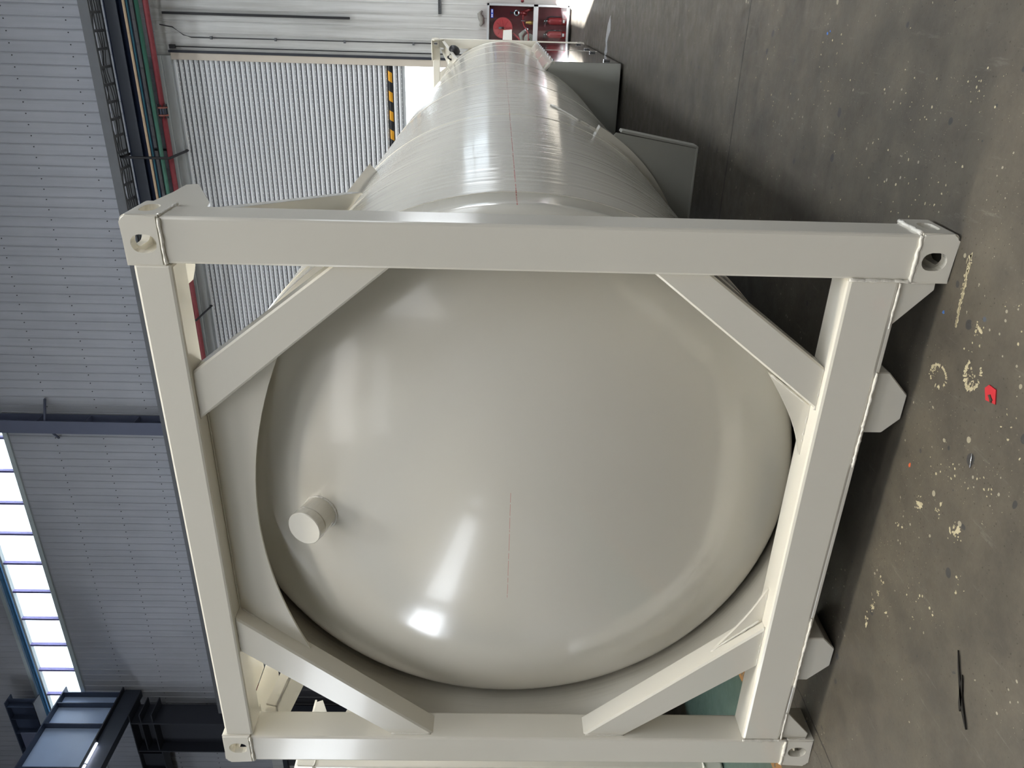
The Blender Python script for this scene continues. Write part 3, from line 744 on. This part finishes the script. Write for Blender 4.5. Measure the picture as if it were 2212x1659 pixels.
pg = box('glass_pane', FX0+.045, FX1-.045, FY+.004, FY+.008, .775, FZ1-.045, 'pane_glass', fc); pg = box('glass_pane', FX0+.045, FX1-.045, FY+.004, FY+.008, FZ0+.045, .68, 'pane_glass', fc)
bl = box('blue_label', 1.50, 1.66, FY-.004, FY+.002, 1.575, 1.625, 'label_blue', fc)
for k in range(7):
    if k == 3: continue
    box('label_mark', 1.515+.02*k, 1.527+.02*k, FY-.0055, FY-.0035, 1.588, 1.612, 'paper_white', bl)
hr = empty('hose_reel', (1.32, YW-.14, 1.38)); tag(hr, 'round red hose reel in the fire cabinet', 'hose reel')
for y in (-.05, .07): lathe('reel_disc', [(0, y), (.03, y-.006), (.17, y-.004), (.19, y-.012), (.197, y), (.17, y+.006), (0, y+.006)], 'reel_red', hr, 'y', seg=40)
for k in range(8):
    t = 2*PI*k/8; tube('disc_rib', [(.06*math.cos(t), -.056, .06*math.sin(t)), (.155*math.cos(t+.12), -.056, .155*math.sin(t+.12))], .006, 'reel_red', hr, 6)
lathe('hose_coil', [(.06, -.04), (.165, -.04), (.165, .06), (.06, .06)], 'fire_red', hr, 'y', seg=32)
tube('hub', [(0, -.09, 0), (0, .1, 0)], .03, 'fire_red', hr, 12); box('crank', -.02, .02, -.09, -.065, -.02, .085, 'chrome', hr, .004, 1)
tube('nozzle', [(-.03, -.085, -.02), (-.14, -.085, -.02)], .016, 'brass', hr, 10)
tube('hose', [(-.01, -.07, -.03), (-.05, -.08, -.12), (-.10, -.075, -.22), (-.18, -.06, -.32), (-.24, -.05, -.36)], .016, 'reel_red', hr, 8)
tg = prism('inspection_tag', [(1.30, 1.20), (1.28, 1.37), (1.10, 1.38), (1.10, 1.19)], 'y', 14.735, 14.738, 'paper_white'); tag(tg, 'white inspection card hanging below the hose reel', 'card')
vt = bpy.context
va = empty('hydrant_valve', (1.60, YW-.12, 1.11)); tag(va, 'red hydrant valve with chrome outlet ring in the fire cabinet', 'valve')
lathe('outlet_ring', [(.032, -.10), (.058, -.10), (.060, -.07), (.05, -.03), (.032, -.03)], 'chrome', va, 'y', seg=24)
lathe('outlet_throat', [(0, -.05), (.033, -.05), (.04, .0)], 'rubber_black', va, 'y', seg=20)
tube('body', [(0, -.02, 0), (0, -.01, -.13), (-.01, .0, -.20)], .042, 'fire_red', va, 12); tube('riser', [(0, 0, -.12), (0.06, .02, -.24), (.09, .05, -.33)], .035, 'fire_red', va, 12)
tube('side_spout', [(0, -.02, -.13), (-.12, -.03, -.135)], .020, 'fire_red', va, 10); tube('handle', [(-.14, -.03, -.09), (-.14, -.03, -.18)], .007, 'chrome', va, 6)
tube('stem', [(0, -.01, .05), (0, -.01, .12)], .012, 'steel_dark', va, 8); tube('handwheel', [(.04*math.cos(2*PI*i/16), -.01+.04*math.sin(2*PI*i/16), .12) for i in range(16)], .006, 'steel_dark', va, 6, 0, True)
th = tube('thin_hose', [(1.45, 14.87, .98), (1.38, 14.83, .96), (1.30, 14.82, .90), (1.22, 14.82, .86), (1.10, 14.82, .86), (.98, 14.82, .90)], .011, 'reel_red'); tag(th, 'thin red rubber hose hanging from the hydrant valve', 'hose')
hs = empty('canvas_hose', (1.14, YW-.12, .90)); tag(hs, 'rolled grey canvas fire hose with couplings at the bottom of the reel compartment', 'hose')
for k in range(3): lathe('hose_roll', [(.02+.03*k, -.035), (.048+.03*k, -.04), (.048+.03*k, .04), (.02+.03*k, .035)], 'hose_canvas', hs, 'y', -.02, -.06, 28)
tube('loose_fold', [(.14, -.02, .03), (.06, -.04, .12), (-.03, -.045, .10), (-.10, -.04, .16)], [.03, .045, .04, .03], 'hose_canvas', hs, 8)
lathe('coupling', [(.02, -.06), (.038, -.06), (.038, .02), (.02, .02)], 'chrome', hs, 'y', .16, .0, 18)
gs = lathe('brass_nozzle', [(0, -.02), (.03, -.02), (.04, .05), (.022, .12), (.022, .14), (0, .14)], 'brass', None, 'z', 0, 0, 16); gs.location = (1.43, 14.88, .778); tag(gs, 'small brass nozzle standing beside the rolled hose', 'nozzle')
for i, x in enumerate((1.47, 1.22)):
    e = empty('fire_extinguisher', (x, YW-.12, .085)); tag(e, ('red fire extinguisher in the lower compartment, nearer the wall corner', 'red fire extinguisher in the lower compartment, beside the tank frame')[i], 'fire extinguisher', 'fire extinguishers in the cabinet')
    lathe('cylinder', [(0, 0), (.066, 0), (.068, .01), (.068, .33), (.055, .365), (.025, .385), (.022, .40)], 'fire_red', e, 'z', seg=24)
    lathe('valve_head', [(0, .47), (.016, .47), (.018, .40), (.012, .395)], 'chrome', e, 'z', seg=14)
    box('lever', -.075, .02, -.012, .012, .455, .468, 'rubber_black', e); box('handle', -.075, .02, -.012, .012, .425, .435, 'rubber_black', e)
    lathe('gauge', [(0, -.035), (.016, -.035), (.016, -.015), (0, -.015)], 'rubber_black', e, 'y', 0, .43, 12)
    lathe('band', [(.0685, .10), (.0695, .10), (.0695, .112), (.0685, .112)], 'rubber_black', e, 'z', seg=24)
    box('label', -.028, .028, -.0715, -.066, .055, .09, 'paper_white', e)
    tube('discharge_hose', [(.02, 0, .43), (.07, -.01, .40), (.08, -.01, .30), (.078, -.01, .12)], .010, 'rubber_black', e, 8)
# red riser pipe above the cabinet
rr_ = tube('red_riser', [(1.88, 14.93, 1.0), (1.84, 14.9, 1.0), (1.80, 14.88, 1.0)], .03, 'pipe_red'); tag(rr_, 'short red pipe stub entering the fire cabinet from the right', 'pipe')

# ------------------------------------------------------------------ steelwork at the far left
co = empty('steel_column', (-8.02, 14.6, 0)); tag(co, 'blue-grey steel column with stiffeners standing at the far wall', 'column')
box('front_flange', -.175, .175, -.02, 0, 0, 17.9, 'column_grey', co); box('web', -.012, .012, 0, .36, 0, 17.9, 'column_grey', co); box('rear_flange', -.175, .175, .34, .36, 0, 17.9, 'column_grey', co)
for z in (10.35, 11.55, 12.75, 13.95): box('stiffener', -.17, .17, 0, .34, z, z+.015, 'column_grey', co)
tube('knee_brace', [(.16, .02, 12.55), (.60, .36, 12.62)], .035, 'column_grey', co, 4); tube('knee_brace', [(-.16, .02, 12.45), (-.52, .36, 12.53)], .035, 'column_grey', co, 4)
cg = empty('crane_girder', (-17.6, 0, 0)); tag(cg, 'dark blue crane runway girder with upright stiffeners at upper left', 'girder')
box('web', -.02, 0, -20, 14.95, 12.62, 14.31, 'girder_web_lit', cg); box('top_flange', -.25, .22, -20, 14.95, 14.31, 14.345, 'steel_navy', cg); box('bottom_flange', -.25, .22, -20, 14.95, 12.585, 12.62, 'steel_dark', cg)
sf = None
for y in [14.76, 14.37, 13.63, 12.2, 10.8, 9.4, 8.0]: box('stiffener', 0, .19, y-.012, y+.012, 12.62, 14.31, 'steel_navy', cg)
box('under_box', -.16, .10, -20, 14.95, 12.08, 12.56, 'beam_slate', cg)
ft = empty('fluorescent_lamp', (-17.42, 0, 12.50)); tag(ft, 'lit fluorescent tubes under the crane girder', 'lamp')
for y0, y1 in ((12.35, 12.98), (11.2, 12.28), (10.1, 11.12)): tube('tube', [(0, y0, 0), (0, y1, 0)], .028, 'tube_light', ft, 10)
box('housing', -.05, .05, 10, 13.05, .03, .08, 'steel_dark', ft)
sc = empty('support_column', (-18.45, 14.35, 0)); tag(sc, 'dark built-up steel column carrying the crane girder', 'column')
box('flange', -.62, -.58, -.35, .35, 0, 12.05, 'steel_dark', sc); box('flange', .58, .62, -.35, .35, 0, 12.05, 'steel_dark', sc); box('web', -.6, .6, -.02, .02, 0, 12.05, 'steel_dark', sc)
for z in (11.4, 11.75): box('stiffener', -.6, .95, -.33, .33, z, z+.03, 'steel_dark', sc)
box('cap_plate', -.7, .98, -.36, .36, 12.05, 12.075, 'steel_dark', sc); box('gusset', .60, .63, -.30, .30, 11.4, 12.05, 'steel_dark', sc)
tb = empty('tie_beam', (0, 14.4, 0)); tag(tb, 'dark blue tie beam running left from the crane girder head', 'beam')
box('web', -30, -17.3, -.01, .01, 14.95, 15.75, 'steel_navy', tb); box('bottom_flange', -30, -17.3, -.17, .17, 14.92, 14.95, 'steel_dark', tb); box('top_flange', -30, -17.3, -.17, .17, 15.75, 15.78, 'steel_navy', tb)
for x in (-17.5, -18.0, -18.6, -19.3, -20.2): box('stiffener', x, x+.02, -.16, .0, 14.95, 15.75, 'steel_navy', tb)
tb2 = empty('tie_beam', (0, 13.7, 0)); tag(tb2, 'second blue tie beam below the tie beam at the picture edge', 'beam')
box('web', -30, -17.9, -.01, .01, 14.45, 15.15, 'column_grey', tb2); box('bottom_flange', -30, -17.9, -.2, .2, 14.42, 14.45, 'steel_dark', tb2)
tb3 = empty('tie_beam', (0, 14.5, 0)); tag(tb3, 'low dark tie beam left of the support column', 'beam')
box('web', -30, -19.1, -.01, .01, 11.55, 12.25, 'steel_dark', tb3); box('bottom_flange', -30, -19.1, -.18, .18, 11.52, 11.55, 'steel_dark', tb3); box('top_flange', -30, -19.1, -.18, .18, 12.25, 12.28, 'steel_dark', tb3)
for x in (-19.6, -20.4, -21.2): box('stiffener', x, x+.02, -.17, .0, 11.55, 12.25, 'steel_dark', tb3)
cp = tube('crane_pipe', [(-18.9, 13.9, 15.15), (-19.6, 13.2, 15.6), (-20.6, 12.2, 15.9)], .035, 'coupling_rust'); tag(cp, 'rusty red diagonal rod among the roof beams', 'rod')
dp = tube('duct_pipe', [(-17.9, 12.2, 14.9), (-18.8, 11.6, 15.6), (-20.0, 11.0, 16.6)], .10, 'column_grey', None, 12); tag(dp, 'thick grey pipe behind the crane girder', 'pipe')
rl = tube('wall_pipe', [(-12.0, 14.9, 6.5), (-12.0, 14.9, 5.2), (-12.6, 14.9, 5.0), (-14.5, 14.9, 5.0)], .09, 'pipe_red', None, 10); tag(rl, 'dark red bent pipe on the shaded wall seen through the corner opening', 'pipe')

# ------------------------------------------------------------------ things on the floor
def blob(bm, cx, cy, rx, ry, ang, h=.0016, n=14, rough=.35):
    ring = []
    for i in range(n):
        t = 2*PI*i/n; k = 1+random.uniform(-rough, rough); x, y = rx*k*math.cos(t), ry*k*math.sin(t)
        ring.append((cx+x*math.cos(ang)-y*math.sin(ang), cy+x*math.sin(ang)+y*math.cos(ang)))
    A = [bm.verts.new((x, y, .0002)) for x, y in ring]
    B = [bm.verts.new((cx+(x-cx)*.8, cy+(y-cy)*.8, h)) for x, y in ring]
    for i in range(n): bm.faces.new([A[i], A[(i+1) % n], B[(i+1) % n], B[i]])
    bm.faces.new(B)
def specks(bm, cx, cy, sx, sy, n, rmin, rmax, ang=0):
    for _ in range(int(n*.6)):
        a, b = random.gauss(0, sx), random.gauss(0, sy); r = random.uniform(rmin, rmax)**1
        blob(bm, cx+a*math.cos(ang)-b*math.sin(ang), cy+a*math.sin(ang)+b*math.cos(ang), r, r*random.uniform(.4, 1), random.uniform(0, PI), .0012, 8, .3)
bm = bmesh.new()
for i in range(40):                              # worn ring and hook shapes of old stencilled marks
    t = 2*PI*i/40
    if random.random() < .72: blob(bm, .776+.034*math.cos(t), -.09+.047*math.sin(t), random.uniform(.003, .008), random.uniform(.002, .005), t, .001, 8)
    if .9 < t < 5.6 and random.random() < .85: blob(bm, .858+.046*math.cos(t), -.25+.038*math.sin(t), random.uniform(.004, .010), random.uniform(.002, .007), t, .001, 8)
specks(bm, .835, -.245, .016, .018, 50, .001, .005); specks(bm, .785, -.055, .012, .014, 40, .001, .004)
for i in range(26): t = i/25; [blob(bm, 1.175-.215*t+random.uniform(-.006, .006), -.070-.032*t+random.gauss(0, .006*(1-.6*t)), random.uniform(.002, .009), random.uniform(.001, .004), .1, .0008, 8, .5) for _ in range(5)]
for (x, y, n, s) in ((.99, -.22, 20, .018), (.94, -.20, 12, .02), (.343, -.194, 30, .014), (.382, -.30, 16, .012), (.40, -.40, 26, .014), (.36, -.42, 12, .02), (-.177, -.116, 24, .012), (-.108, -.118, 18, .010), (.2, -.12, 12, .012), (-.25, -.10, 14, .012), (-.05, -.12, 10, .012), (.25, -.5, 12, .02), (.60, -.45, 18, .03), (.52, -.25, 22, .04), (.05, -.35, 20, .05), (.8, -.5, 20, .06), (1.1, -.4, 20, .06), (1.2, .4, 30, .10), (1.35, .9, 30, .12), (1.5, .5, 40, .12), (1.6, 1.3, 40, .15), (1.45, 2.0, 30, .15), (1.6, .1, 30, .08), (1.3, .2, 20, .06)):
    specks(bm, x, y, s, s*.8, n, .0012, .0055, random.uniform(0, PI))
for (x, y, rx, ry) in ((.345, -.195, .016, .008), (.40, -.41, .018, .010), (-.178, -.118, .014, .007), (.99, -.22, .014, .008), (.375, -.38, .012, .004), (-.27, -.11, .012, .006), (.42, -.30, .008, .005), (-.13, -.2, .01, .005)): blob(bm, x, y, rx, ry, random.uniform(0, PI), .0014, 14, .5)
tag(finish('dried_paint_spatter', bm, 'paint_dry'), 'spatter of dried cream paint with worn ring marks on the floor', 'paint spatter', kind='stuff')
bm = bmesh.new()
for (x, y, s) in ((-1.10, .12, .012), (-1.13, .03, .012), (-1.06, .10, .008), (1.733, 1.375, .03), (.97, -.02, .006)): specks(bm, x, y, s*.5, s*.8, 4, .003, .009)
tag(finish('blue_paint_flakes', bm, 'paint_blue'), 'few small blue paint flakes lying beside the frame corners', 'paint flakes', kind='stuff')
bm = bmesh.new(); blob(bm, .429, -.082, .008, .006, 0, .001, 12, .3); tag(finish('orange_paint_drop', bm, 'paint_orange'), 'single orange paint drop near the bottom beam shadow', 'paint drop')
sr = prism('red_scrap', [(-.030, -.022), (.012, -.026), (.028, .004), (.020, .024), (-.016, .022)], 'z', 0, .003, 'scrap_red'); sr.location = (.845, -.356, .0005); sr.rotation_euler.z = .5; tag(sr, 'small red plastic scrap lying on the floor', 'scrap')
bm = bmesh.new(); blob(bm, -.012, -.002, .018, .006, .5, .006, 12, .4); finish('dirt_crumb', bm, 'scrap_dark', sr)
tie = empty('cable_tie_scrap', (-.01, -.655, .003)); tag(tie, 'thin black plastic strip scrap lying on the bare floor', 'scrap')
def strip(name, pts, wds, parent, mat='plastic_black', z=.004):
    bm = bmesh.new(); A = []; B = []
    for i, p in enumerate(pts):
        p = Vector((p[0], p[1], 0)); d = Vector((*pts[min(i+1, len(pts)-1)], 0))-Vector((*pts[max(i-1, 0)], 0)); d.normalize(); nrm = Vector((-d.y, d.x, 0))
        A.append([bm.verts.new(p+nrm*wds[i]+Vector((0, 0, zz))) for zz in (0, z)]); B.append([bm.verts.new(p-nrm*wds[i]+Vector((0, 0, zz))) for zz in (0, z)])
    for i in range(len(pts)-1):
        bm.faces.new([A[i][1], A[i+1][1], B[i+1][1], B[i][1]]); bm.faces.new([A[i][0], B[i][0], B[i+1][0], A[i+1][0]])
        bm.faces.new([A[i][0], A[i+1][0], A[i+1][1], A[i][1]]); bm.faces.new([B[i][0], B[i][1], B[i+1][1], B[i+1][0]])
    bm.faces.new([A[0][0], A[0][1], B[0][1], B[0][0]]); bm.faces.new([A[-1][0], B[-1][0], B[-1][1], A[-1][1]])
    return finish(name, bm, mat, parent)
strip('long_blade', [(.095, .062), (.05, .035), (.0, .0), (-.05, -.04), (-.085, -.078)], [.0012, .003, .005, .006, .002], tie)
strip('short_blade', [(.045, .012), (.0, -.005), (-.04, -.022), (-.062, -.03)], [.001, .006, .008, .002], tie)
wi = tube('wire_offcut', [(.649, -.365, .003), (.628, -.370, .003), (.606, -.375, .003)], .0018, 'chrome', None, 6); tag(wi, 'short bare wire offcut on the floor', 'wire')
tp = strip('tape_strip', [(1.60, 8.75), (1.50, 8.95), (1.38, 9.05), (1.28, 8.98), (1.17, 9.12)], [.10, .10, .09, .10, .07], None, 'clear_tape', .003); tp.location.z = .002; tag(tp, 'strip of clear tape lying on the floor by the valve cabinet', 'tape')
